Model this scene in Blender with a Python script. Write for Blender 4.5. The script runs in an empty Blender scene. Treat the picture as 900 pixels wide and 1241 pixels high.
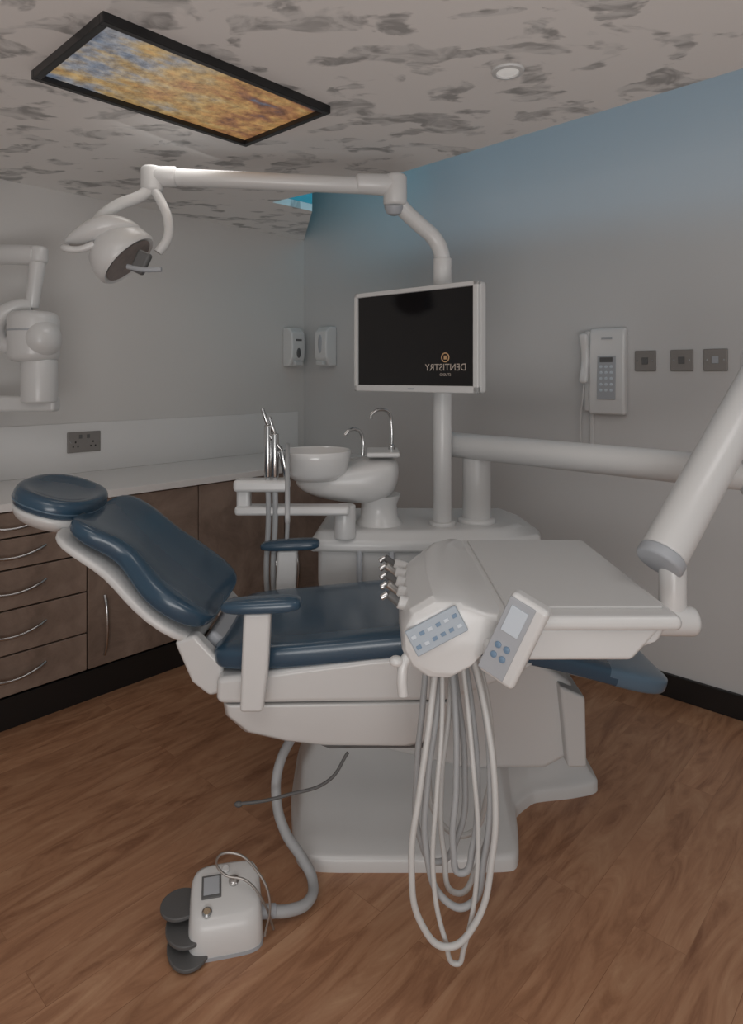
import bpy, math, random
from mathutils import Vector, Matrix
random.seed(3)
S = bpy.context.scene
try:
    S.view_settings.view_transform = 'Standard'
    S.view_settings.look = 'None'
except Exception: pass
rad = math.radians

# ------------------------------------------------------------------ materials
def mat(name, col, rough=.5, metal=0, var=.06, nscale=6, emit=None, es=0, bump=0, coat=0, spec=.5):
    m = bpy.data.materials.new(name); m.use_nodes = True
    nt = m.node_tree; b = nt.nodes['Principled BSDF']
    tc = nt.nodes.new('ShaderNodeTexCoord')
    n = nt.nodes.new('ShaderNodeTexNoise'); n.inputs['Scale'].default_value = nscale
    n.inputs['Detail'].default_value = 4
    nt.links.new(tc.outputs['Object'], n.inputs['Vector'])
    r = nt.nodes.new('ShaderNodeValToRGB')
    r.color_ramp.elements[0].color = (*[c*(1-var) for c in col], 1)
    r.color_ramp.elements[1].color = (*[min(1, c*(1+var)) for c in col], 1)
    nt.links.new(n.outputs['Fac'], r.inputs['Fac'])
    nt.links.new(r.outputs['Color'], b.inputs['Base Color'])
    b.inputs['Roughness'].default_value = rough
    b.inputs['Metallic'].default_value = metal
    b.inputs['Specular IOR Level'].default_value = spec
    if coat:
        b.inputs['Coat Weight'].default_value = coat
        b.inputs['Coat Roughness'].default_value = .15
    if emit:
        b.inputs['Emission Color'].default_value = (*emit, 1)
        b.inputs['Emission Strength'].default_value = es
    if bump:
        bn = nt.nodes.new('ShaderNodeBump'); bn.inputs['Strength'].default_value = bump
        n2 = nt.nodes.new('ShaderNodeTexNoise'); n2.inputs['Scale'].default_value = 250
        nt.links.new(tc.outputs['Object'], n2.inputs['Vector'])
        nt.links.new(n2.outputs['Fac'], bn.inputs['Height'])
        nt.links.new(bn.outputs['Normal'], b.inputs['Normal'])
    return m

M_white = mat('white_enamel', (.69,.69,.685), .3, var=.015, coat=.2)
M_white2 = mat('white_plastic', (.65,.65,.645), .4, var=.015)
M_cera = mat('white_ceramic', (.74,.74,.735), .15, var=.01, coat=.4)
M_blue = mat('blue_vinyl', (.036,.078,.125), .26, var=.06, bump=.03, coat=.4)
M_blue2 = mat('blue_vinyl_panel', (.10,.165,.23), .3, var=.06, bump=.03, coat=.3)
M_grey = mat('grey_plastic', (.42,.44,.47), .45)
M_dgrey = mat('dark_grey_plastic', (.12,.12,.12), .45)
M_hose = mat('grey_hose', (.42,.43,.44), .5)
M_hose2 = mat('light_hose', (.60,.60,.59), .45)
M_black = mat('black_plastic', (.012,.012,.013), .35)
M_screen = mat('screen_glass', (.006,.006,.007), .08, var=0)
M_chrome = mat('chrome', (.6,.6,.6), .18, metal=1)
M_steel = mat('brushed_steel', (.42,.40,.38), .4, metal=.9)
M_plate = mat('steel_plate', (.30,.28,.265), .45, metal=.5)
M_wall = mat('wall_paint', (.67,.65,.63), .85, var=.015, nscale=2)
M_wallr = mat('wall_paint_right', (.62,.615,.61), .85, var=.015, nscale=2)
M_cove = mat('cove_paint', (.6,.6,.6), .8, var=.01)
M_splash = mat('backsplash_laminate', (.77,.76,.75), .35, var=.01)
M_counter = mat('counter_laminate', (.77,.755,.74), .3, var=.01)
M_kick = mat('black_skirting', (.012,.011,.011), .4)
M_pad = mat('panel_membrane', (.42,.48,.54), .4)
M_btn = mat('button_blue', (.18,.28,.40), .4)
M_btnw = mat('button_light', (.6,.66,.72), .4)
M_gold = mat('logo_gold', (.4,.25,.13), .5, emit=(.5,.28,.14), es=.15)
M_txt = mat('logo_text', (.4,.34,.29), .5, emit=(.4,.34,.30), es=.1)
M_lens = mat('lamp_lens', (.25,.2,.18), .1, var=.3, nscale=30)

def wood_cab():
    m = bpy.data.materials.new('cabinet_laminate'); m.use_nodes = True
    nt = m.node_tree; b = nt.nodes['Principled BSDF']
    tc = nt.nodes.new('ShaderNodeTexCoord')
    n = nt.nodes.new('ShaderNodeTexNoise'); n.inputs['Scale'].default_value = 5; n.inputs['Detail'].default_value = 8
    n.inputs['Roughness'].default_value = .65; n.inputs['Distortion'].default_value = .6
    r = nt.nodes.new('ShaderNodeValToRGB')
    e = r.color_ramp.elements
    e[0].position=.25; e[0].color=(.14,.095,.073,1); e[1].position=.78; e[1].color=(.37,.275,.22,1)
    nt.links.new(tc.outputs['Object'], n.inputs['Vector'])
    nt.links.new(n.outputs['Fac'], r.inputs[0]); nt.links.new(r.outputs[0], b.inputs['Base Color'])
    b.inputs['Roughness'].default_value=.4
    return m
M_wood = wood_cab()

def floor_mat():
    m = bpy.data.materials.new('wood_vinyl_planks'); m.use_nodes = True
    nt = m.node_tree; N=nt.nodes; L=nt.links; b = N['Principled BSDF']
    tc = N.new('ShaderNodeTexCoord')
    br = N.new('ShaderNodeTexBrick')
    br.inputs['Scale'].default_value = 1; br.inputs['Brick Width'].default_value = 1.1
    br.inputs['Row Height'].default_value = .125; br.inputs['Mortar Size'].default_value = .0008
    br.inputs['Mortar Smooth'].default_value = .3
    br.inputs['Color1'].default_value=(0,0,0,1); br.inputs['Color2'].default_value=(1,1,1,1)
    br.inputs['Mortar'].default_value=(.3,.3,.3,1)
    br.offset=.37
    L.new(tc.outputs['Object'], br.inputs['Vector'])
    mp = N.new('ShaderNodeMapping'); mp.inputs['Scale'].default_value=(1.5,7,1)
    L.new(tc.outputs['Object'], mp.inputs[0])
    add = N.new('ShaderNodeVectorMath'); add.operation='ADD'
    sc = N.new('ShaderNodeVectorMath'); sc.operation='SCALE'; sc.inputs['Scale'].default_value=7
    L.new(br.outputs['Color'], sc.inputs[0]); L.new(mp.outputs[0], add.inputs[0]); L.new(sc.outputs[0], add.inputs[1])
    n = N.new('ShaderNodeTexNoise'); n.inputs['Scale'].default_value=1.7; n.inputs['Detail'].default_value=9
    n.inputs['Roughness'].default_value=.64; n.inputs['Distortion'].default_value=2.0
    L.new(add.outputs[0], n.inputs['Vector'])
    r = N.new('ShaderNodeValToRGB'); e=r.color_ramp.elements
    e[0].position=.27; e[0].color=(.27,.122,.064,1)
    e[1].position=.73; e[1].color=(.61,.36,.215,1)
    x=r.color_ramp.elements.new(.5); x.color=(.48,.25,.14,1)
    L.new(n.outputs['Fac'], r.inputs[0])
    mx = N.new('ShaderNodeMixRGB'); mx.blend_type='MULTIPLY'; mx.inputs[0].default_value=1
    r2 = N.new('ShaderNodeValToRGB'); r2.color_ramp.elements[0].color=(.86,.85,.84,1); r2.color_ramp.elements[1].color=(1.0,1.0,1.0,1)
    L.new(br.outputs['Color'], r2.inputs[0])
    L.new(r.outputs[0], mx.inputs[1]); L.new(r2.outputs[0], mx.inputs[2])
    mx2 = N.new('ShaderNodeMixRGB'); mx2.blend_type='MULTIPLY'
    mx2.inputs[2].default_value=(.78,.74,.71,1)
    L.new(br.outputs['Fac'], mx2.inputs[0]); L.new(mx.outputs[0], mx2.inputs[1])
    L.new(mx2.outputs[0], b.inputs['Base Color'])
    b.inputs['Roughness'].default_value=.34
    b.inputs['Specular IOR Level'].default_value=.4
    return m

def ceil_mat():
    m = bpy.data.materials.new('cloud_wallpaper'); m.use_nodes = True
    nt = m.node_tree; N=nt.nodes; L=nt.links; b = N['Principled BSDF']
    tc = N.new('ShaderNodeTexCoord')
    mp = N.new('ShaderNodeMapping'); mp.inputs['Rotation'].default_value=(0,0,rad(25)); mp.inputs['Scale'].default_value=(2.8,4.4,1)
    L.new(tc.outputs['Object'], mp.inputs[0])
    n = N.new('ShaderNodeTexNoise'); n.inputs['Scale'].default_value=1.75; n.inputs['Detail'].default_value=4
    n.inputs['Roughness'].default_value=.5; n.inputs['Distortion'].default_value=.4
    L.new(mp.outputs[0], n.inputs['Vector'])
    r = N.new('ShaderNodeValToRGB'); e=r.color_ramp.elements
    e[0].position=.53; e[0].color=(0,0,0,1); e[1].position=.575; e[1].color=(1,1,1,1)
    L.new(n.outputs['Fac'], r.inputs[0])
    n2 = N.new('ShaderNodeTexNoise'); n2.inputs['Scale'].default_value=2.4; n2.inputs['Detail'].default_value=4
    n2.inputs['Roughness'].default_value=.5; n2.inputs['Distortion'].default_value=1.8
    L.new(mp.outputs[0], n2.inputs['Vector'])
    r2 = N.new('ShaderNodeValToRGB'); e=r2.color_ramp.elements
    e[0].position=.36; e[0].color=(.42,.415,.41,1); e[1].position=.60; e[1].color=(.80,.79,.775,1)
    L.new(n2.outputs['Fac'], r2.inputs[0])
    mx=N.new('ShaderNodeMixRGB'); mx.inputs[1].default_value=(.90,.88,.86,1)
    L.new(r.outputs[0], mx.inputs[0]); L.new(r2.outputs[0], mx.inputs[2])
    L.new(mx.outputs[0], b.inputs['Base Color']); b.inputs['Roughness'].default_value=.8
    return m

def picture_mat():
    m = bpy.data.materials.new('autumn_lake_picture'); m.use_nodes = True
    nt = m.node_tree; N=nt.nodes; L=nt.links; b = N['Principled BSDF']
    tc = N.new('ShaderNodeTexCoord')
    mp = N.new('ShaderNodeMapping'); mp.inputs['Scale'].default_value=(4,9,1); mp.inputs['Rotation'].default_value=(0,0,rad(40))
    L.new(tc.outputs['Object'], mp.inputs[0])
    n = N.new('ShaderNodeTexNoise'); n.inputs['Scale'].default_value=1.2; n.inputs['Detail'].default_value=6; n.inputs['Roughness'].default_value=.6
    L.new(mp.outputs[0], n.inputs['Vector'])
    sx=N.new('ShaderNodeSeparateXYZ'); L.new(tc.outputs['Object'], sx.inputs[0])
    ma=N.new('ShaderNodeMath'); ma.operation='MULTIPLY_ADD'; ma.inputs[1].default_value=.40
    L.new(sx.outputs['X'], ma.inputs[0]); L.new(n.outputs['Fac'], ma.inputs[2])
    mb=N.new('ShaderNodeMath'); mb.operation='ADD'; mb.inputs[1].default_value=.07; L.new(ma.outputs[0], mb.inputs[0])
    r = N.new('ShaderNodeValToRGB'); cr=r.color_ramp; e=cr.elements
    e[0].position=.30; e[0].color=(.12,.15,.20,1)
    e[1].position=.86; e[1].color=(.12,.13,.17,1)
    for p,c in ((.40,(.24,.24,.25,1)),(.47,(.33,.26,.17,1)),(.55,(.38,.25,.10,1)),(.63,(.38,.21,.075,1)),(.70,(.28,.13,.055,1)),(.78,(.17,.08,.05,1))):
        x=cr.elements.new(p); x.color=c
    L.new(mb.outputs[0], r.inputs[0])
    # fine foliage contrast
    n3 = N.new('ShaderNodeTexNoise'); n3.inputs['Scale'].default_value=28; n3.inputs['Detail'].default_value=8; n3.inputs['Roughness'].default_value=.75
    L.new(tc.outputs['Object'], n3.inputs['Vector'])
    r3=N.new('ShaderNodeValToRGB'); r3.color_ramp.elements[0].position=.35; r3.color_ramp.elements[0].color=(.45,.42,.42,1)
    r3.color_ramp.elements[1].position=.62; r3.color_ramp.elements[1].color=(1.2,1.2,1.2,1)
    L.new(n3.outputs['Fac'], r3.inputs[0])
    mx=N.new('ShaderNodeMixRGB'); mx.blend_type='MULTIPLY'; mx.inputs[0].default_value=1
    L.new(r.outputs[0], mx.inputs[1]); L.new(r3.outputs[0], mx.inputs[2])
    b.inputs['Base Color'].default_value=(.02,.02,.02,1); b.inputs['Roughness'].default_value=.3
    L.new(mx.outputs[0], b.inputs['Emission Color']); b.inputs['Emission Strength'].default_value=.9
    return m

# ------------------------------------------------------------------ helpers
def group(name, loc=(0,0,0), rz=0, world=False):
    e = bpy.data.objects.new(name, None); S.collection.objects.link(e)
    e.empty_display_size=.1
    e.location=loc; e.rotation_euler=(0,0,rz); e['w']=world
    return e
def link(o, parent=None):
    S.collection.objects.link(o)
    if parent:
        o.parent=parent
        if parent.get('w'):
            o.matrix_parent_inverse = Matrix.Translation(-parent.location)
    return o
def mesh(name, vs, fs, m, parent=None, bevel=0, seg=3, sub=0, loc=(0,0,0), rot=None, smooth=True, sharp=None):
    me = bpy.data.meshes.new(name); me.from_pydata([tuple(v) for v in vs], [], fs); me.update()
    import bmesh
    bm=bmesh.new(); bm.from_mesh(me); bmesh.ops.recalc_face_normals(bm, faces=bm.faces); bm.to_mesh(me); bm.free()
    me.materials.append(m)
    for p in me.polygons: p.use_smooth = smooth
    if sharp: me.set_sharp_from_angle(angle=rad(sharp))
    o = bpy.data.objects.new(name, me)
    o.location=loc
    if rot is not None:
        if isinstance(rot, Matrix): o.rotation_euler = rot.to_euler()
        else: o.rotation_euler=rot
    if bevel:
        b=o.modifiers.new('b','BEVEL'); b.width=bevel; b.segments=seg; b.limit_method='ANGLE'; b.angle_limit=rad(28); b.harden_normals=True
    if sub:
        s=o.modifiers.new('s','SUBSURF'); s.levels=sub; s.render_levels=sub
    return link(o,parent)
def box(name, c, size, m, parent=None, bevel=.004, rot=None, seg=3):
    x,y,z=[s/2 for s in size]
    vs=[(i*x,j*y,k*z) for i in(-1,1) for j in(-1,1) for k in(-1,1)]
    fs=[(0,1,3,2),(4,6,7,5),(0,4,5,1),(2,3,7,6),(0,2,6,4),(1,5,7,3)]
    return mesh(name,vs,fs,m,parent,bevel=min(bevel,min(size)*.45),seg=seg,loc=c,rot=rot, smooth=bool(bevel))
def loft(name, rings, m, parent=None, cap=True, **k):
    n=len(rings[0]); vs=[v for r in rings for v in r]; fs=[]
    for i in range(len(rings)-1):
        for j in range(n):
            a=i*n+j; b=i*n+(j+1)%n
            fs.append((a,b,b+n,a+n))
    if cap:
        fs.append(tuple(range(n))); fs.append(tuple((len(rings)-1)*n+j for j in range(n)))
    return mesh(name,vs,fs,m,parent,**k)
def prismXY(name, pts, z0, z1, m, parent=None, **k):
    return loft(name, [[(x,y,z0) for x,y in pts],[(x,y,z1) for x,y in pts]], m, parent, **k)
def prismXZ(name, pts, y0, y1, m, parent=None, **k):
    return loft(name, [[(x,y0,z) for x,z in pts],[(x,y1,z) for x,z in pts]], m, parent, **k)
def lathe(name, prof, origin, axis, m, parent=None, n=40, sharp=35, **k):
    q = Vector((0,0,1)).rotation_difference(Vector(axis).normalized())
    rings=[[(max(r,1e-4)*math.cos(2*math.pi*j/n), max(r,1e-4)*math.sin(2*math.pi*j/n), h) for j in range(n)] for r,h in prof]
    return loft(name, rings, m, parent, loc=origin, rot=q.to_matrix(), sharp=sharp, **k)
def cyl(name, p, q, r, m, parent=None, r2=None, ch=None, n=40):
    p=Vector(p); q=Vector(q); L=(q-p).length; r2=r if r2 is None else r2
    c=min(r*.25,.006,L*.3) if ch is None else ch
    def arc(rr, h0, s):
        return [(rr-c+c*math.sin(a), h0+s*(c-c*math.cos(a))) for a in [0,math.pi/6,math.pi/3,math.pi/2]]
    prof=arc(r,0,1)+[(x,y) for x,y in reversed(arc(r2,L,-1))]
    return lathe(name, prof, p, q-p, m, parent, n=n, sharp=60)
def tube(name, pts, r, m, parent=None, res=10, cyc=False, bres=6):
    cu=bpy.data.curves.new(name,'CURVE'); cu.dimensions='3D'; cu.bevel_depth=r; cu.bevel_resolution=bres; cu.resolution_u=res
    cu.use_fill_caps=True
    sp=cu.splines.new('BEZIER'); sp.bezier_points.add(len(pts)-1); sp.use_cyclic_u=cyc
    for b,p in zip(sp.bezier_points,pts):
        b.co=p; b.handle_left_type='AUTO'; b.handle_right_type='AUTO'
    o=bpy.data.objects.new(name,cu); S.collection.objects.link(o)
    bpy.context.view_layer.update()
    dg=bpy.context.evaluated_depsgraph_get()
    me=bpy.data.meshes.new_from_object(o.evaluated_get(dg))
    bpy.data.objects.remove(o)
    me.materials.clear(); me.materials.append(m)
    for p in me.polygons: p.use_smooth=True
    ob=bpy.data.objects.new(name,me)
    return link(ob,parent)
def ellipsoid(name, c, rr, m, parent=None, rot=None, nu=32, nv=16, p=1.0):
    rings=[]
    for i in range(nv+1):
        a=-math.pi/2+math.pi*i/nv
        rings.append([(rr[0]*max(math.cos(a),1e-3)*math.cos(2*math.pi*j/nu), rr[1]*max(math.cos(a),1e-3)*math.sin(2*math.pi*j/nu), rr[2]*math.sin(a)) for j in range(nu)])
    return loft(name,rings,m,parent,loc=c,rot=rot)
def sellipse(a,b,n,e):
    out=[]
    for j in range(n):
        t=2*math.pi*j/n; c=math.cos(t); s=math.sin(t)
        out.append((a*math.copysign(abs(c)**(2/e),c), b*math.copysign(abs(s)**(2/e),s)))
    return out
def cushion(name, st, yc, m, parent, e=4.5, dish=0.0, sub=1, n=36):
    """stations (x,z,halfwidth,thickness) lofted along the chair length"""
    rings=[]
    for i,(x,z,hw,th) in enumerate(st):
        a=st[max(i-1,0)]; b=st[min(i+1,len(st)-1)]
        t=Vector((b[0]-a[0],0,b[1]-a[1])).normalized(); nrm=Vector((-t.z,0,t.x))
        if nrm.z<0: nrm=-nrm
        ring=[]
        for w,h in sellipse(hw,th/2,n,e):
            hh=h
            if h>0: hh=h-dish*max(0,1-(w/hw)**2)*min(1,th/.05)
            ring.append((x+nrm.x*hh, yc+w, z+nrm.z*hh))
        rings.append(ring)
    return loft(name,rings,m,parent,sub=sub)
def chaikin(pts,it=3,w=.2):
    for _ in range(it):
        out=[]
        for i in range(len(pts)):
            a=pts[i]; b=pts[(i+1)%len(pts)]
            out.append(tuple(a[k]*(1-w)+b[k]*w for k in range(2)))
            out.append(tuple(a[k]*w+b[k]*(1-w) for k in range(2)))
        pts=out; w=.25
    return pts

# ------------------------------------------------------------------ room frame
TH=rad(47.2); D=Vector((math.cos(TH),math.sin(TH),0)); E=Vector((math.sin(TH),-math.cos(TH),0))
C0=Vector((-.466,4.477,0)); H=2.33
def R(a,b,z=0):
    v=C0+D*a+E*b; return (v.x,v.y,z)
def rbox(name,a0,a1,b0,b1,z0,z1,m,parent=None,bevel=.003):
    c=R((a0+a1)/2,(b0+b1)/2,(z0+z1)/2)
    return box(name,c,(a1-a0,b1-b0,z1-z0),m,parent,bevel=bevel,rot=(0,0,TH))
box('floor', R(-2.4,2.5,-.05),(5.2,5.4,.1),floor_mat(),bevel=0,rot=(0,0,TH))
rbox('wall_left',-5,.1,-.1,0,0,2.95,M_wall,bevel=0)
rbox('wall_right',0,.1,0,5.2,0,2.95,M_wallr,bevel=0)
cpts=[(-5,0),(0,0),(-.496,.637),(-.77,.62),(-.69,1.464),(-.76,2.87),(-.83,5.2),(-5,5.2)]
M_ceil=ceil_mat()
loft('ceiling',[[R(a,b,H) for a,b in cpts],[R(a,b,H+.04) for a,b in cpts]],M_ceil,smooth=False)
rbox('trim_cove_top',-1.4,.1,0,5.2,2.9,2.94,M_cove,bevel=0)
rbox('trim_cove_back',-1.4,-1.36,0,5.2,H+.04,2.9,M_cove,bevel=0)
up=[(-1.3,.60),(-.77,.60),(-.51,.615),(-.02,.0),(-.02,.02),(-.496,.637),(-.77,.62),(-1.3,.62)]
M_teal=mat('cove_end_glow_tint',(.10,.50,.60),.7,var=.01)  # cyan glow of the cove light put into the end face colour
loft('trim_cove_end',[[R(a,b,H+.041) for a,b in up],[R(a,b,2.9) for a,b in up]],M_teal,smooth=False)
rbox('baseboard_right',-.018,0,.6,5.2,0,.10,M_kick)

# ------------------------------------------------------------------ base cabinets
cab=group('base_cabinet_run',R(-1.5,.3,0),0,True)
rbox('carcass',-3.6,-.001,.02,.575,.13,.865,M_kick,cab)
rbox('toe_kick',-3.6,-.001,.03,.55,0,.13,M_kick,cab)
rbox('worktop',-3.6,-.001,.0,.62,.867,.9,M_counter,cab)
rbox('plinth',-3.6,-.001,.5,.585,0.0,.125,M_kick,cab)
zs=[.135,.297,.474,.633,.757,.862]
def bow(name,a0,b0,z0,vertical,L,parent):
    pts=[]
    for k in range(9):
        t=k/8; off=.028*math.sin(math.pi*t)**.6 if 0<t<1 else 0
        if vertical: pts.append(R(a0,b0+off,z0+(t-.5)*L))
        else: pts.append(R(a0+(t-.5)*L,b0+off,z0-.012+.024*(1-math.sin(math.pi*t))))
    tube(name,pts,.0065,M_chrome,parent)
for col,(t0,t1) in enumerate(((-.26,.343),(-.87,-.27))):
    a0=t0-2.093; a1=t1-2.093
    for i in range(5):
        rbox('drawer_%d_%d'%(col,i),a0+.003,a1-.003,.575,.597,zs[i]+.003,zs[i+1]-.003,M_wood,cab)
        bow('drawer_handle_%d_%d'%(col,i),(a0+a1)/2,.597,(zs[i]+zs[i+1])/2+.0,False,.26,cab)
for i,(t0,t1,hs) in enumerate(((.343,.888,0),(.888,1.43,1),(1.43,2.085,0),(-1.45,-.87,0))):
    a0=t0-2.093; a1=t1-2.093
    rbox('door_%d'%i,a0+.003,a1-.003,.575,.597,.138,.86,M_wood,cab)
    bow('door_handle_%d'%i,(a0+.075 if hs==0 else a1-.075),.597,.31,True,.26,cab)
rbox('wall_backsplash',-3.6,-.06,.0,.012,.9,1.155,M_splash,cab)

def wallgroup(name,wall,pos,z,off=0):
    if wall=='L': return group(name,R(pos,off,z),TH)
    return group(name,R(-off,pos,z),TH-math.pi/2)
g=wallgroup('double_socket','L',-1.514,1.058,.012)
box('plate',(0,-.005,0),(.17,.01,.105),M_plate,g,.003)
for s in(-1,1):
    box('rocker_%d'%s,(s*.02,-.011,.028),(.014,.006,.02),M_dgrey,g,.001)
    for dx,dz in((0,-.0),(-.012,-.022),(.012,-.022)):
        box('slot',(s*.045+dx,-.0105,dz),(.007,.002,.009),M_black,g,.0005)
    box('screw_%d'%s,(s*.07,-.0105,0),(.006,.002,.006),M_chrome,g,.001)
for i,b in enumerate((2.307,2.461,2.594)):
    g=wallgroup('light_switch_plate','R',b,1.465)
    box('plate',(0,-.005,0),(.092,.01,.092),M_plate,g,.003)
    box('insert',(0,-.0115,0),(.026,.005,.03),M_dgrey if i<2 else M_grey,g,.001)
    for s in(-1,1): box('screw_%d'%s,(s*.032,-.0105,0),(.006,.002,.006),M_chrome,g,.001)

for w,pos in(('L',-.13),('R',.27)):
    g=wallgroup('soap_dispenser',w,pos,1.585)
    prof=[(0,.135),(-.055,.135),(-.095,.10),(-.10,0),(-.095,-.07),(-.06,-.125),(0,-.125)]
    loft('housing',[[(-.058,y,z) for y,z in prof],[(.058,y,z) for y,z in prof]],M_cera,g,bevel=.012)
    if w=='L':
        ellipsoid('drop_window',(0.0,-.098,-.035),(.018,.006,.034),M_dgrey,g)
        box('label',(-.0,-.099,.05),(.05,.004,.012),M_dgrey,g,.001)
    else:
        ellipsoid('window',(0,-.096,0.02),(.02,.008,.06),M_grey,g)
    box('push_bar',(0,-.09,-.105),(.07,.03,.03),M_white2,g,.008)

g=wallgroup('wall_intercom_phone','R',2.13,1.42)
prof=[(0,.2),(-.03,.2),(-.042,.17),(-.05,-.12),(-.045,-.2),(0,-.2)]
loft('body',[[(-.07,y,z) for y,z in prof],[(.1,y,z) for y,z in prof]],M_cera,g,bevel=.012)
box('handset_cradle',(-.082,-.02,0.0),(.03,.035,.38),M_white2,g,.01)
loft('handset',[[( -.085+x,-.055+y+.012*math.cos(k/8*math.pi*2-math.pi), -.06+k*.03) for x,y in sellipse(.018 if k not in(0,1,7,8) else .022,.014,16,3)] for k in range(9)],M_cera,g,sub=1)
box('keypad',(.018,-.05,-.03),(.085,.006,.2),M_grey,g,.002,rot=(rad(-1.6),0,0))
box('display',(.018,-.053,.052),(.06,.004,.022),M_dgrey,g,.001)
for i in range(3):
    for j in range(5):
        lathe('key',[(.007,0),(.007,.003),(.004,.004)],(-.006+i*.024,-.053,.02-j*.027),(0,-1,0),M_btnw,g,n=14)
box('logo_strip',(.018,-.046,.15),(.05,.004,.007),M_grey,g,.001)
tube('cord',[(-.09,-.05,-.06),(-.095,-.05,-.12),(-.11,-.04,-.2),(-.115,-.03,-.3),(-.115,-.02,-.35)],.004,M_white2,g)
box('cable_trunking',(-.07,-.006,-.27),(.018,.012,.16),M_white2,g,.003)

# ------------------------------------------------------------------ ceiling picture panel
g=group('ceiling_picture_light',(-.59,2.115,H),TH)
Lx,Ly=.80,.485
for nm,c,s in(('frame_a',(0,Ly/2-.011,-.012),(Lx,.022,.03)),('frame_b',(0,-Ly/2+.011,-.012),(Lx,.022,.03)),
              ('frame_c',(Lx/2-.011,0,-.012),(.022,Ly-.04,.03)),('frame_d',(-Lx/2+.011,0,-.012),(.022,Ly-.04,.03))):
    box(nm,c,s,M_black,g,.003)
box('picture',(0,0,-.004),(Lx-.04,Ly-.04,.012),picture_mat(),g,0)
M_off=mat('diffuser',(.8,.8,.78),.5,emit=(1,.97,.93),es=.2)
g=group('recessed_downlight',(.416,1.986,H))
lathe('bezel',[(.034,0),(.036,-.008),(.048,-.006),(.05,0)],(0,0,0),(0,0,1),M_white,g)
lathe('diffuser',[(.034,0),(.033,-.004),(.01,-.006)],(0,0,0),(0,0,1),M_off,g)

# ------------------------------------------------------------------ dental chair
ch=group('dental_chair',(.1,2.06,0),0,True)
YC=2.06
def ring(pts,z): return [(x,y,z) for x,y in pts]
P0=[(-.215,1.83),(.10,1.83),(.415,1.83),(.44,1.95),(.455,2.06),(.53,2.13),(.66,2.15),(.77,2.18),(.765,2.5),(.2,2.5),(-.27,2.5),(-.262,2.1)]
P1=[(-.205,1.845),(.10,1.845),(.405,1.845),(.43,1.96),(.445,2.075),(.525,2.145),(.66,2.165),(.755,2.195),(.75,2.5),(.2,2.5),(-.262,2.5),(-.252,2.1)]
P2=[(-.215,1.98),(.10,1.98),(.41,1.98),(.425,2.03),(.445,2.10),(.52,2.17),(.65,2.195),(.74,2.225),(.74,2.5),(.2,2.5),(-.255,2.5),(-.25,2.15)]
P3=[(-.225,2.10),(.10,2.10),(.41,2.10),(.43,2.13),(.45,2.16),(.52,2.20),(.65,2.23),(.72,2.26),(.72,2.5),(.2,2.5),(-.24,2.5),(-.235,2.2)]
P4=[(-.18,2.17),(.10,2.17),(.41,2.17),(.43,2.19),(.45,2.21),(.52,2.23),(.62,2.26),(.66,2.30),(.66,2.5),(.2,2.5),(-.20,2.5),(-.19,2.25)]
P5=[(-.10,2.20),(.10,2.20),(.41,2.20),(.43,2.21),(.45,2.23),(.50,2.25),(.58,2.28),(.60,2.32),(.60,2.5),(.2,2.5),(-.12,2.5),(-.11,2.3)]
def mixp(A,B,t): return [(a[0]*(1-t)+b[0]*t,a[1]*(1-t)+b[1]*t) for a,b in zip(A,B)]
base_r=[(P0,.0),(P0,.030),(mixp(P0,P1,.3),.038),(P1,.044),(mixp(P1,P2,.5),.055),(P2,.072),(mixp(P2,P3,.5),.095),(P3,.13),(P4,.20),(P5,.34)]
loft('base',[ring(chaikin(p,w=.12),z) for p,z in base_r],M_white,ch,sharp=60)
prismXZ('lift_column',[(.0,.22),(.0,.58),(.40,.58),(.60,.45),(.64,.42),(.645,.20),(.55,.15),(.3,.15)],2.06,2.30,M_white,ch,bevel=.02)
prismXZ('lift_cover',[(.585,.435),(.665,.40),(.67,.18),(.61,.18)],2.02,2.33,M_white2,ch,bevel=.01)
prismXZ('underbody_upper',[(-.43,.56),(-.432,.505),(-.425,.487),(.22,.497),(.42,.575),(.46,.6),(.25,.63),(.0,.615)],1.80,2.32,M_white,ch,bevel=.018)
lo=[(-.422,.484),(-.415,.445),(-.36,.395),(-.25,.37),(-.148,.358),(.114,.356),(.17,.37),(.235,.44),(.24,.494)]
def ins(pts,d,cx=-.09,cz=.46):
    return [(x-(math.copysign(min(abs(x-cx),d),x-cx)), z+(d*.8 if z<.40 else (d*.4 if z<.47 else 0))) for x,z in pts]
loft('underbody_lower',[[(x,1.80,z) for x,z in ins(lo,.035)],[(x,1.805,z) for x,z in ins(lo,.02)],[(x,1.825,z) for x,z in ins(lo,.006)],[(x,1.86,z) for x,z in lo],[(x,2.26,z) for x,z in lo],[(x,2.31,z) for x,z in ins(lo,.03)]],M_white,ch,bevel=.012)
prismXZ('underbody_trim',[(-.15,.355),(.16,.36),(.15,.345),(-.12,.343)],1.84,2.2,M_dgrey,ch,bevel=.004)
prismXZ('scissor_lift',[(-.12,.20),(-.10,.36),(.2,.38),(.3,.2)],2.1,2.28,M_white2,ch,bevel=.02)
seat=cushion('seat_cushion',[(-.455,.600,.15,.02),(-.45,.600,.21,.05),(-.435,.602,.235,.075),(-.40,.607,.25,.09),(-.30,.612,.262,.092),(-.16,.624,.265,.092),(.0,.640,.266,.09),(.12,.652,.265,.09),(.25,.655,.262,.085),(.36,.636,.258,.077),(.5,.602,.25,.072),(.60,.575,.243,.072),(.68,.552,.24,.072),(.685,.5505,.24,.073),(.73,.538,.238,.074),(.79,.521,.230,.073),(.835,.508,.208,.067),(.86,.500,.175,.05),(.872,.497,.12,.02)],YC,M_blue,ch,dish=.012)
seat.data.materials.append(M_blue2)
for p in seat.data.polygons:
    if p.center.x>.682: p.material_index=1
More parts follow.
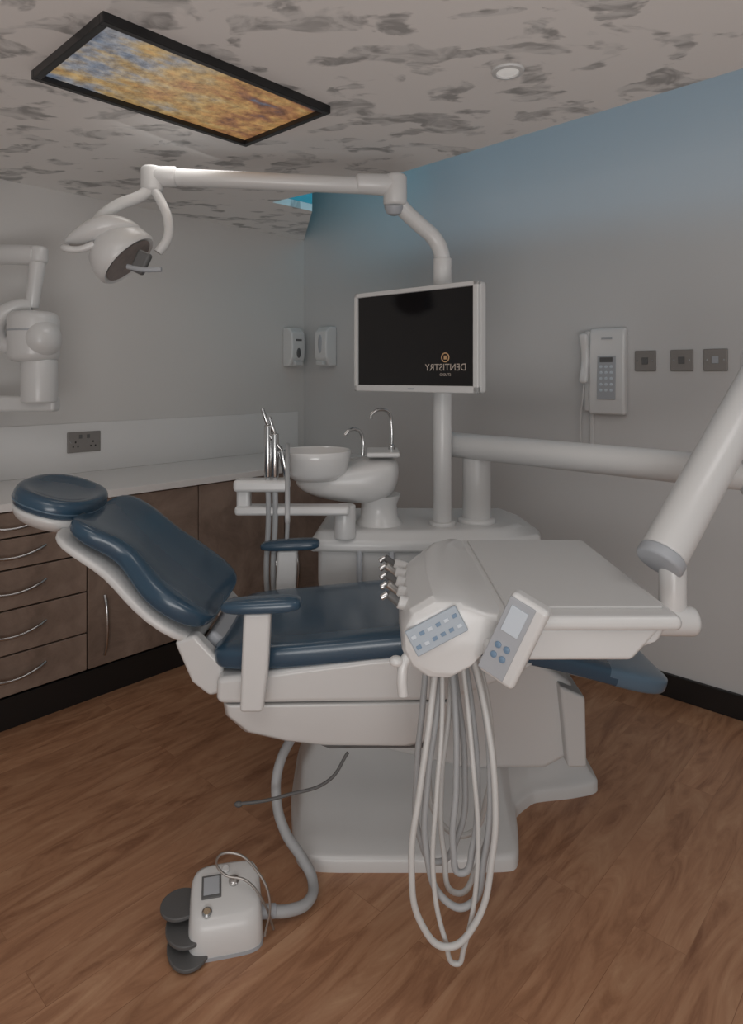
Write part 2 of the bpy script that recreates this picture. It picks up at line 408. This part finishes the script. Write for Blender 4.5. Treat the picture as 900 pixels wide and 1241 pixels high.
for nm,y0,y1 in(('near',1.84,1.89),('far',2.23,2.28)):
    prismXZ('hinge_link_'+nm,[(-.50,.665),(-.56,.645),(-.51,.53),(-.46,.49),(-.42,.50),(-.42,.58)],y0,y1,M_white,ch,bevel=.012)
prismXZ('hinge_cover',[(-.465,.655),(-.51,.60),(-.47,.54),(-.42,.56),(-.42,.62)],1.90,2.22,M_grey,ch,bevel=.012)
p0=Vector((-.495,.676)); t=Vector((-.385,.30)).normalized(); nn=Vector((.30,.385)).normalized()
def bst(lst, off):
    out=[]
    for s,hw,th,bend in lst:
        q=p0+t*s+nn*(off+bend); out.append((q.x,q.y,hw,th))
    return out
back=[(-.022,.13,.02,.01),(-.015,.18,.05,.01),(.005,.22,.085,.008),(.06,.245,.102,.002),(.13,.252,.106,-.004),(.19,.240,.104,-.002),(.25,.208,.098,.004),(.30,.195,.094,.010),(.35,.208,.090,.010),(.40,.226,.086,.003),(.45,.222,.078,-.003),(.478,.195,.055,-.008),(.488,.15,.02,-.010)]
cushion('backrest_cushion',bst(back,.018),YC,M_blue,ch,dish=.036,e=3.6)
shell=[(-.03,.12,.015,.0),(-.02,.19,.03,0),(.03,.237,.04,-.002),(.13,.250,.04,-.006),(.22,.230,.04,-.004),(.30,.205,.04,.002),(.38,.220,.04,.002),(.45,.222,.036,-.004),(.49,.19,.026,-.008),(.505,.14,.012,-.01)]
cushion('backrest_shell',bst(shell,-.042),YC,M_white,ch,e=4)
hr=Matrix.Rotation(rad(18),3,'Y')
def hrrings(prof,ax,ay,e=2.4,n=40):
    return [[(x,y,z) for x,y in sellipse(ax*k,ay*k,n,e)] for k,z in prof]
loft('headrest_pad',hrrings([(.5,.022),(.72,.033),(.86,.038),(.96,.032),(1.0,.016),(1.0,-.004),(.96,-.02),(.85,-.026)],.122,.175),M_blue,ch,loc=(-.98,YC,1.012),rot=hr,sub=1)
loft('headrest_seam',hrrings([(.96,.004),(1.01,.002),(1.01,-.003),(.96,-.005)],.122,.175),M_blue2,ch,loc=(-.98,YC,1.012),rot=hr,sub=1)
loft('headrest_shell',hrrings([(.95,-.016),(.99,-.024),(.95,-.045),(.8,-.068),(.5,-.082),(.3,-.084)],.122,.175),M_white,ch,loc=(-.975,YC,1.012),rot=hr,sub=1)
tube('headrest_bar',[(-.96,YC,.955),(-.92,YC,.935),(-.88,YC,.92),(-.82,YC,.88)],.022,M_dgrey,ch)
for nm,y in(('near',1.75),('far',2.37)):
    st=[(-.405,.778,.012,.012),(-.398,.778,.026,.026),(-.375,.780,.034,.038),(-.30,.783,.036,.042),(-.23,.786,.036,.042),(-.20,.788,.03,.036),(-.188,.788,.018,.018)]
    cushion('armrest_pad_'+nm,st,y,M_blue,ch,e=2.8)
    prismXZ('armrest_post_'+nm,[(-.342,.765),(-.268,.768),(-.276,.62),(-.29,.50),(-.352,.50),(-.348,.62)],y-.018,y+.018,M_white,ch,bevel=.01)
    s=1 if nm=='near' else -1
    cyl('armrest_pivot_'+nm,(-.32,y,.54),(-.32,y+s*.075,.54),.03,M_white2,ch)

# ------------------------------------------------------------------ cuspidor / side unit
cu=group('cuspidor_unit',(.15,2.65,0),0,True)
u0=[(-.18,2.53),(.40,2.53),(.52,2.56),(.52,2.85),(-.16,2.85)]
u1=[(-.205,2.46),(.46,2.45),(.58,2.52),(.58,2.88),(-.18,2.88)]
loft('cabinet',[ring(u0,0),ring(u0,.3),ring(u1,.62),ring(u1,.75)],M_white,cu,bevel=.02)
tp=[(-.235,2.44),(0,2.425),(.30,2.425),(.52,2.45),(.66,2.53),(.68,2.62),(.66,2.9),(-.2,2.9)]
tp2=[(-.20,2.47),(0,2.46),(.30,2.46),(.50,2.49),(.58,2.56),(.58,2.64),(.56,2.88),(-.17,2.88)]
loft('top_cover',[ring(tp,.735),ring(tp,.775),ring(tp2,.815)],M_white,cu,bevel=.016)
for x in(-.045,.075): tube('front_hose',[(x,2.44,.74),(x,2.425,.70),(x,2.43,.5),(x,2.45,.3)],.011,M_grey,cu)
loft('bowl_body',[ [(x*1.0,2.58+sy,z) for x,z in pr] for sy,pr in (
  (-.125,[(-.20,.985),(-.15,.965),(-.02,.955),(.05,.97),(.07,1.02),(.05,1.055),(-.05,1.04),(-.18,1.02)]),
  (-.09,[(-.30,.975),(-.22,.925),(-.02,.90),(.08,.925),(.105,1.02),(.095,1.08),(-.04,1.065),(-.27,1.0)]),
  (.0,[(-.32,.975),(-.24,.915),(-.02,.885),(.09,.91),(.12,1.02),(.105,1.09),(-.04,1.08),(-.29,1.0)]),
  (.09,[(-.30,.975),(-.22,.925),(-.02,.90),(.08,.925),(.105,1.02),(.095,1.08),(-.04,1.065),(-.27,1.0)]),
  (.125,[(-.20,.985),(-.15,.965),(-.02,.955),(.05,.97),(.07,1.02),(.05,1.055),(-.05,1.04),(-.18,1.02)]))],M_white,cu,sub=2)
lathe('spittoon_bowl',[(.03,-.11),(.09,-.105),(.122,-.075),(.134,-.02),(.137,0),(.133,.006),(.126,0),(.112,-.05),(.07,-.08),(.01,-.09)],(-.215,2.5,1.108),(0,0,1),M_cera,cu,sharp=80)
lathe('pedestal',[(.10,0),(.095,.015),(.075,.04),(.07,.09),(.085,.13)],(.03,2.58,.80),(0,0,1),M_white,cu)
box('cup_shelf',(.045,2.58,1.095),(.13,.19,.02),M_white,cu,.009)
tube('cup_filler_tap',[(.08,2.6,1.09),(.08,2.6,1.2),(.07,2.59,1.25),(.035,2.57,1.265),(.0,2.55,1.245),(-.003,2.548,1.23)],.007,M_chrome,cu)
tube('bowl_rinse_tap',[(-.035,2.6,1.08),(-.035,2.6,1.15),(-.05,2.59,1.18),(-.085,2.565,1.185),(-.105,2.55,1.165)],.007,M_chrome,cu)
lathe('tap_base',[(.014,0),(.014,.02),(.009,.025)],(.08,2.6,1.10),(0,0,1),M_chrome,cu)
box('assistant_arm_lower',(-.29,2.40,.905),(.42,.07,.035),M_white,cu,.012)
box('assistant_arm_link',(-.47,2.40,.955),(.05,.05,.09),M_white,cu,.012)
box('assistant_holder',(-.40,2.38,1.0),(.20,.08,.045),M_white,cu,.014)
cyl('assistant_pivot',(-.10,2.44,.79),(-.10,2.44,.915),.04,M_white,cu)
for i,(x,top) in enumerate(((-.375,1.27),(-.35,1.24),(-.305,1.18))):
    tube('suction_tube_%d'%i,[(x,2.36,top-.06),(x,2.36,1.12),(x,2.36,1.03),(x,2.37,.9),(x-.01,2.40,.6),(x+.03,2.43,.35),(x+.1,2.48,.3)],.010 if i<2 else .008,M_hose,cu)
    cyl('suction_handpiece_%d'%i,(x,2.36,1.03),(x+(.0 if i<2 else -.02),2.355,top-.05),.014,M_chrome,cu)
    cyl('suction_tip_%d'%i,(x+(.0 if i<2 else -.02),2.355,top-.05),(x+(-.02 if i<2 else -.07),2.35,top+.01),.007,M_chrome,cu)
cyl('monitor_post',(.278,2.55,.80),(.278,2.55,1.735),.036,M_white,cu)
cyl('post_collar',(.278,2.55,.80),(.278,2.55,.83),.05,M_white2,cu)
cyl('arm_column',(.42,2.60,.80),(.42,2.60,1.10),.056,M_white,cu)
cyl('arm_column_collar',(.42,2.60,.80),(.42,2.60,.835),.075,M_white,cu,ch=.015)

# ------------------------------------------------------------------ monitor
mo=group('computer_monitor',(.1625,2.5,1.536),rad(-41.95))
W2,H2=.60,.40
box('housing',(0,.02,0),(W2,.045,H2),M_white2,mo,.012)
box('housing_back',(0,.055,0),(W2*.6,.05,H2*.6),M_white2,mo,.02)
for nm,c,s in(('bezel_top',(0,-.008,H2/2-.009),(W2,.02,.018)),('bezel_bottom',(0,-.008,-H2/2+.013),(W2,.02,.026)),
  ('bezel_left',(-W2/2+.009,-.008,0),(.018,.02,H2)),('bezel_right',(W2/2-.011,-.008,0),(.022,.02,H2))):
    box(nm,c,s,M_white2,mo,.004)
box('screen',(0,-.006,0),(W2-.034,.006,H2-.034),M_screen,mo,.001)
box('mount',(.12,.085,0),(.1,.05,.1),M_dgrey,mo,.01)
def text(name,s,size,loc,m,parent,flip=True):
    c=bpy.data.curves.new(name,'FONT'); c.body=s; c.size=size; c.align_x='CENTER'; c.extrude=.0004
    o=bpy.data.objects.new(name,c); S.collection.objects.link(o); bpy.context.view_layer.update()
    me=bpy.data.meshes.new_from_object(o.evaluated_get(bpy.context.evaluated_depsgraph_get())); bpy.data.objects.remove(o)
    if flip:
        for v in me.vertices: v.co.x*=-1
    me.materials.clear(); me.materials.append(m)
    ob=bpy.data.objects.new(name,me); ob.location=loc; ob.rotation_euler=(rad(90),0,0); return link(ob,parent)
text('logo_text','DENTISTRY',.036,(.155,-.0105,-.118),M_txt,mo)
text('logo_subtext','STUDIO',.014,(.155,-.0105,-.138),M_txt,mo)
tube('logo_mark',[(.155+.016*math.cos(a*math.pi/4),-.0105,-.070+.016*math.sin(a*math.pi/4)) for a in range(8)],.0022,M_gold,mo,cyc=True)
box('logo_tooth',(.155,-.0105,-.070),(.012,.002,.014),M_gold,mo,.0005)
box('brand_strip',(.0,-.0185,-H2/2+.013),(.03,.001,.005),M_grey,mo,0)

# ------------------------------------------------------------------ operating light
ol=group('dental_operating_light',(-.3,2.45,2.1),0,True)
cyl('riser_foot',(.278,2.55,1.74),(.278,2.55,1.86),.036,M_white,ol)
tube('riser',[(.278,2.55,1.82),(.276,2.55,1.87),(.25,2.545,1.93),(.18,2.52,1.99),(.12,2.495,2.04),(.09,2.48,2.075)],.031,M_white,ol)
cyl('knuckle',(.09,2.48,2.045),(.09,2.48,2.165),.045,M_white,ol,ch=.014)
lathe('knuckle_cap',[(.036,0),(.036,-.01),(.028,-.03),(.01,-.04)],(.085,2.47,2.047),(0,-.3,1),M_grey,ol)
cyl('boom_sleeve',(.09,2.48,2.125),(-.06,2.466,2.128),.042,M_white,ol,ch=.012,r2=.038)
cyl('boom',(-.0,2.472,2.12),(-.80,2.40,2.135),.032,M_white,ol)
cyl('boom_end_sleeve',(-.72,2.405,2.135),(-.80,2.40,2.135),.037,M_white,ol)
cyl('boom_end_knuckle',(-.81,2.40,2.075),(-.81,2.40,2.17),.04,M_white,ol,ch=.014)
tube('yoke_left',[(-.81,2.39,2.085),(-.85,2.37,2.05),(-.91,2.33,2.01),(-.965,2.30,1.95),(-.99,2.28,1.89)],.021,M_white,ol)
tube('yoke_right',[(-.80,2.39,2.085),(-.765,2.37,2.03),(-.735,2.35,1.96),(-.735,2.34,1.89),(-.765,2.33,1.84)],.017,M_white,ol)
ax=Vector((.72,.02,-.70)).normalized()
hc=Vector((-.885,2.31,1.83))
lathe('lamp_head',[(.02,-.09),(.065,-.082),(.095,-.058),(.114,-.015),(.118,.025),(.110,.035),(.095,.028),(.02,.02)],hc,ax,M_white,ol,sharp=50)
lathe('lamp_reflector',[(.097,.032),(.06,.024),(.01,.02)],hc,ax,M_lens,ol)
wr=[]
for k,(x,z,hw,th) in enumerate([(-1.08,1.862,.02,.01),(-1.06,1.868,.05,.035),(-1.02,1.88,.08,.06),(-.97,1.90,.095,.09),(-.92,1.92,.095,.09),(-.86,1.93,.075,.06),(-.82,1.925,.03,.02)]):
    wr.append([(x-.25*h,2.30+w,z+h) for w,h in sellipse(hw,th/2,24,2.4)])
loft('lamp_housing',wr,M_white,ol,sub=1)
tube('handle_left',[(-.95,2.23,1.85),(-1.00,2.22,1.83),(-1.045,2.22,1.835),(-1.06,2.27,1.85)],.012,M_white,ol)
tube('handle_right',[(-.84,2.24,1.775),(-.78,2.23,1.763),(-.72,2.23,1.763)],.009,M_grey,ol)
box('lamp_sensor',(-.795,2.245,1.79),(.05,.03,.08),M_dgrey,ol,.01,rot=(0,rad(25),0))

# ------------------------------------------------------------------ x-ray unit
xr=group('xray_machine',(-1.5,2.9,1.5),0,True)
cyl('wall_arm',(-1.70,2.92,1.945),(-1.49,2.9,1.935),.045,M_white,xr)
box('wall_bracket',R(-2.32,.03,1.6),(.2,.06,.8),M_white,xr,.015,rot=(0,0,TH))
cyl('bracket_arm',R(-2.32,.05,1.945),(-1.70,2.92,1.945),.04,M_white,xr)
cyl('arm_elbow',(-1.485,2.9,1.90),(-1.485,2.9,1.975),.04,M_white,xr,ch=.014)
cyl('drop_arm',(-1.485,2.9,1.93),(-1.515,2.9,1.70),.035,M_white,xr,r2=.028)
tube('yoke',[(-1.515,2.9,1.71),(-1.58,2.88,1.70),(-1.635,2.86,1.65),(-1.645,2.86,1.58),(-1.60,2.86,1.53),(-1.56,2.87,1.54)],.035,M_white,xr)
cyl('tube_head',(-1.485,2.86,1.68),(-1.485,2.86,1.46),.105,M_white,xr,ch=.035)
cyl('tube_head_band',(-1.485,2.86,1.60),(-1.485,2.86,1.592),.1065,M_grey,xr,ch=.001)
ellipsoid('head_bulge',(-1.43,2.83,1.56),(.075,.085,.085),M_white,xr)
cyl('collimator',(-1.46,2.86,1.47),(-1.46,2.86,1.28),.074,M_white,xr,ch=.01)
box('folded_arm',(-1.60,2.88,1.275),(.42,.07,.07),M_white,xr,.015)
box('folded_arm_bracket',R(-2.28,.06,1.275),(.1,.2,.09),M_white,xr,.015,rot=(0,0,TH))

# ------------------------------------------------------------------ delivery unit
du=group('instrument_delivery_unit',(.4,1.75,.85),0,True)
prof=[(.085,.880),(.068,.845),(.068,.79),(.085,.755),(.12,.731),(.165,.728),(.205,.748),(.245,.79),(.32,.80),(.585,.79),(.64,.825),(.66,.86),(.32,.872),(.245,.885),(.19,.908),(.135,.910)]
def dring(y,sh,top,inset=0):
    out=[]
    for x,z in prof:
        w=max(0,min(1,(.34-x)/.27))
        xx=x+sh*w; zz=z
        if z>.8 and x<.3: zz=z-top*((z-.8)/.1)
        if inset:
            xx=xx+(inset if xx<.3 else -inset); zz=zz+(inset if z<.8 else -inset*.6)
        out.append((xx,y,zz))
    return out
loft('instrument_body',[dring(1.425,.0,.01,.018),dring(1.432,.0,.005,.006),dring(1.45,0,0),dring(1.62,0,0),dring(1.80,.015,0),dring(1.95,.07,.01),dring(2.04,.14,.02),dring(2.05,.15,.02,.01)],M_white,du,bevel=.006)
box('tray_slab',(.475,1.735,.862),(.40,.665,.034),M_white,du,.016)
box('tray_mat',(.475,1.745,.881),(.35,.59,.008),M_white2,du,.004)
prismXZ('tray_underside',[(.24,.80),(.30,.775),(.57,.775),(.64,.85),(.3,.85)],1.42,2.0,M_white,du,bevel=.012)
g2=Matrix.Rotation(rad(-28),3,'Y')
def onpanel(dx,dz,y):
    v=g2@Vector((dx,0,dz)); return (.142+v.x,y,.842+v.z)
er=g2.to_euler()
box('control_panel',onpanel(0,0,1.421),(.125,.008,.062),M_pad,du,.003,rot=er)
for i in range(6):
    for j in range(2):
        if (i+j)%3==0 and j==0: m_=M_btn
        else: m_=M_btnw if (i+j)%2 else M_btn
        box('panel_button',onpanel(-.05+i*.02,-.012+j*.024,1.4165),(.011,.002,.008),m_,du,.0005,rot=er)
dm=Matrix.Rotation(rad(-28),3,'Z')@Matrix.Rotation(rad(24),3,'Y')
dc=Vector((.295,1.375,.848))
def onh(dx,dy,dz): v=dc+dm@Vector((dx,dy,dz)); return tuple(v)
box('handle_display',onh(.008,0,0),(.086,.04,.195),M_white,du,.012,rot=dm.to_euler())
box('handle_face',onh(-.004,-.0205,0),(.058,.004,.176),M_grey,du,.003,rot=dm.to_euler())
box('handle_lcd',onh(-.004,-.0235,.043),(.038,.003,.06),M_btnw,du,.001,rot=dm.to_euler())
for i in range(2):
    for j in range(2):
        lathe('handle_button',[(.007,0),(.007,.003),(.004,.004)],onh(-.014+i*.02,-.022,-.02-j*.024),tuple(dm@Vector((0,-1,0))),M_btn,du,n=16)
box('handle_mount',(.27,1.43,.80),(.05,.07,.05),M_white,du,.012)
tube('grip',[(.095,1.46,.78),(.075,1.45,.765),(.068,1.445,.73),(.070,1.445,.69)],.012,M_white,du)
ellipsoid('grip_knob',(.055,1.445,.765),(.016,.014,.012),M_white,du)
for i in range(5):
    y=1.52+i*.075
    cyl('holder_%d'%i,(.10,y,.860),(.062,y,.872),.016,M_white2,du)
    cyl('handpiece_%d'%i,(.075,y,.860),(.038,y-.005,.892),.010,M_steel if i%2 else M_dgrey,du)
    cyl('handpiece_tip_%d'%i,(.038,y-.005,.892),(.022,y-.008,.882),.007,M_chrome,du)
hs=[
 ([(.150,1.50,.75),(.13,1.46,.62),(.108,1.44,.489),(.088,1.43,.323),(.112,1.43,.19),(.165,1.43,.143),(.225,1.43,.19),(.268,1.44,.34),(.276,1.45,.45),(.262,1.48,.62),(.23,1.55,.78)],.0072,M_hose2),
 ([(.165,1.52,.75),(.160,1.48,.60),(.147,1.46,.47),(.138,1.45,.28),(.165,1.45,.14),(.19,1.45,.088),(.205,1.45,.12),(.238,1.46,.30),(.228,1.48,.55),(.21,1.55,.78)],.0056,M_hose2),
 ([(.175,1.55,.75),(.150,1.50,.62),(.128,1.48,.48),(.125,1.47,.32),(.165,1.47,.215),(.215,1.47,.20),(.255,1.47,.31),(.270,1.48,.50),(.255,1.51,.66),(.22,1.58,.78)],.0078,M_hose),
 ([(.190,1.58,.75),(.197,1.52,.60),(.195,1.50,.45),(.188,1.49,.31),(.205,1.49,.26),(.232,1.49,.32),(.244,1.50,.45),(.235,1.53,.62),(.215,1.60,.78)],.0078,M_hose),
 ([(.2,1.62,.77),(.185,1.55,.60),(.165,1.53,.45),(.170,1.52,.28),(.200,1.52,.19),(.245,1.52,.25),(.285,1.52,.42),(.272,1.55,.62),(.235,1.63,.78)],.0065,M_hose2),
 ([(.14,1.60,.77),(.125,1.57,.62),(.108,1.55,.45),(.115,1.55,.30),(.155,1.55,.24),(.205,1.55,.30),(.222,1.55,.47),(.205,1.57,.65),(.19,1.63,.78)],.0075,M_hose),
 ([(.16,1.66,.77),(.150,1.62,.60),(.14,1.60,.42),(.17,1.60,.30),(.235,1.60,.27),(.285,1.60,.37),(.295,1.60,.52),(.27,1.62,.68),(.24,1.66,.78)],.0065,M_hose2),
]
for i,(p,r,m_) in enumerate(hs): tube('instrument_hose_%d'%i,p,r,m_,du,res=14)
cyl('support_arm_lower',(.33,2.63,1.12),(1.16,1.81,1.115),.05,M_white,du)
cyl('support_arm_cap',(.305,2.655,1.12),(.335,2.625,1.12),.052,M_grey,du,ch=.014)
cyl('elbow',(1.12,1.85,1.05),(1.12,1.85,1.48),.062,M_white,du,ch=.02)
cyl('support_arm_upper',(.72,1.606,.957),(1.12,1.85,1.42),.056,M_white,du)
cyl('support_arm_upper_cap',(.703,1.596,.937),(.722,1.607,.959),.058,M_grey,du,ch=.008)
cyl('tray_pivot',(.745,1.61,.80),(.745,1.61,.95),.032,M_white,du)
cyl('tray_stub',(.60,1.60,.80),(.80,1.60,.795),.036,M_white,du,ch=.016)

# ------------------------------------------------------------------ foot control
fc=group('foot_control_pedal',(-.365,1.63,0),rad(13))
fa=sellipse(.092,.072,40,4.5)
def fr(k,z,dx=0,dy=0,tilt=0): return [(x*k+dx,y*k+dy,z+tilt*(y*k)) for x,y in fa]
loft('base_rim',[fr(1.0,0),fr(1.0,.008)],M_grey,fc,sharp=40)
loft('housing',[fr(.98,.008),fr(.99,.02),fr(.97,.06,.0,.002,.1),fr(.93,.094,.0,.006,.35),fr(.88,.104,.0,.008,.35),fr(.78,.108,-.0,.008,.35),fr(.4,.109,0,.008,.35)],M_white,fc,sharp=70)
tl=(math.atan(.35),0,0)
def ft(x,y,dz=0): return (x,y,.109+.35*(y-.008)+dz)
box('display',ft(-.035,.015,.0015),(.048,.055,.005),M_dgrey,fc,.002,rot=tl)
box('display_glass',ft(-.035,.015,.0045),(.038,.042,.002),M_grey,fc,.0005,rot=tl)
nrm=(0,-.33,.94)
lathe('button_a',[(.013,0),(.013,.006),(.008,.009)],ft(.02,.02),nrm,M_chrome,fc,n=20)
lathe('button_b',[(.010,0),(.010,.006),(.007,.009)],ft(.0,.05),nrm,M_white2,fc,n=20)
lathe('button_c',[(.012,0),(.012,.005),(.008,.008)],ft(-.045,-.04),nrm,M_chrome,fc,n=20)
def disc(name,c,r0,r1,z):
    pts=[(c[0]+r0*math.cos(a*math.pi/16),c[1]+r1*math.sin(a*math.pi/16)) for a in range(32)]
    prismXY(name,pts,z,z+.01,M_dgrey,fc,bevel=.003)
disc('pedal_lower',(-.085,-.02),.055,.08,.006)
disc('pedal_middle',(-.09,.0),.055,.07,.035)
disc('pedal_upper',(-.11,.03),.05,.05,.065)
cyl('hose_socket',(.085,.0,.04),(.125,.0,.035),.016,M_grey,fc)
inv=(Matrix.Translation(Vector((-.365,1.63,0)))@Matrix.Rotation(rad(13),4,'Z')).inverted()
def loc(pts): return [tuple(inv@Vector(p)) for p in pts]
tube('supply_hose',loc([(-.255,1.655,.035),(-.21,1.665,.03),(-.165,1.70,.025),(-.16,1.765,.03),(-.19,1.80,.06),(-.245,1.83,.12),(-.272,1.86,.19),(-.27,1.90,.26),(-.22,1.97,.34)]),.014,M_hose,fc,res=16)
tube('cable_loop',loc([(-.262,1.60,.02),(-.252,1.61,.10),(-.285,1.62,.165),(-.345,1.62,.21),(-.385,1.62,.195),(-.37,1.62,.16),(-.31,1.62,.14),(-.265,1.62,.08),(-.245,1.63,.012)]),.003,M_steel,fc)
tube('loose_cable',[(-.364,1.80,.214),(-.30,1.80,.222),(-.235,1.80,.238),(-.117,1.80,.28),(-.066,1.81,.35)],.0045,M_dgrey,ch)
ellipsoid('loose_cable_plug',(-.368,1.80,.213),(.012,.008,.008),M_dgrey,ch)

# ------------------------------------------------------------------ lights
def area(name,loc,size,power,col,direction,sy=None):
    l=bpy.data.lights.new(name,'AREA'); l.energy=power; l.color=col; l.size=size
    if sy: l.shape='RECTANGLE'; l.size_y=sy
    o=bpy.data.objects.new(name,l); S.collection.objects.link(o); o.location=loc
    o.rotation_euler=Vector(direction).to_track_quat('-Z','Y').to_euler(); return o
area('ceiling_lamp_a',(-.5,.5,2.28),.9,5.5,(1,.98,.96),(0,.25,-1),.9)
area('ceiling_lamp_b',(1.2,1.0,2.28),.7,4.2,(1,.98,.96),(-.2,.3,-1),.7)
area('left_wall_fill',R(-1.6,1.1,2.31),.5,2.0,(1,.98,.96),(-.3,.2,-1),.5)  # added fill aimed at the left wall, no ceiling fixture here
area('rear_fill',(0,-1.3,1.4),2.2,9,(1,.985,.97),(0,1,0.1),1.8)  # added soft fill from behind the camera, not a window
area('ceiling_bounce_fill',(-.1,-.9,.5),1.6,23,(1,.98,.965),(0,.7,1.0),1.0)  # added upward fill behind the camera to brighten the ceiling, no fixture
def strip(name,b,L,power,col,a=-.98):
    return area(name,R(a,b,2.47),L,power,col,tuple(D+Vector((0,0,.15))),.08)
for i,b in enumerate((1.4,2.6,3.8)): strip('cove_strip_%d'%i,b,1.1,1.0,(.32,.70,1.0))
cl=bpy.data.lights.new('cove_cyan','AREA'); cl.energy=.6; cl.color=(.05,.75,1.0); cl.size=.45
co=bpy.data.objects.new('cove_cyan',cl); S.collection.objects.link(co); co.location=R(-.62,1.15,2.62); co.rotation_euler=Vector(-E).to_track_quat('-Z','Y').to_euler()

w=bpy.data.worlds.new('world'); S.world=w; w.use_nodes=True
w.node_tree.nodes['Background'].inputs[0].default_value=(1,.985,.97,1)
w.node_tree.nodes['Background'].inputs[1].default_value=.21

# ------------------------------------------------------------------ camera
cam=bpy.data.cameras.new('camera'); co=bpy.data.objects.new('camera',cam); S.collection.objects.link(co)
co.location=(0,0,1.4); co.rotation_euler=(rad(90),0,0)
cam.sensor_fit='VERTICAL'; cam.sensor_height=36; cam.lens=36*788/1241
cam.shift_y=-(620.5-455)/1241
cam.clip_start=.02
S.camera=co
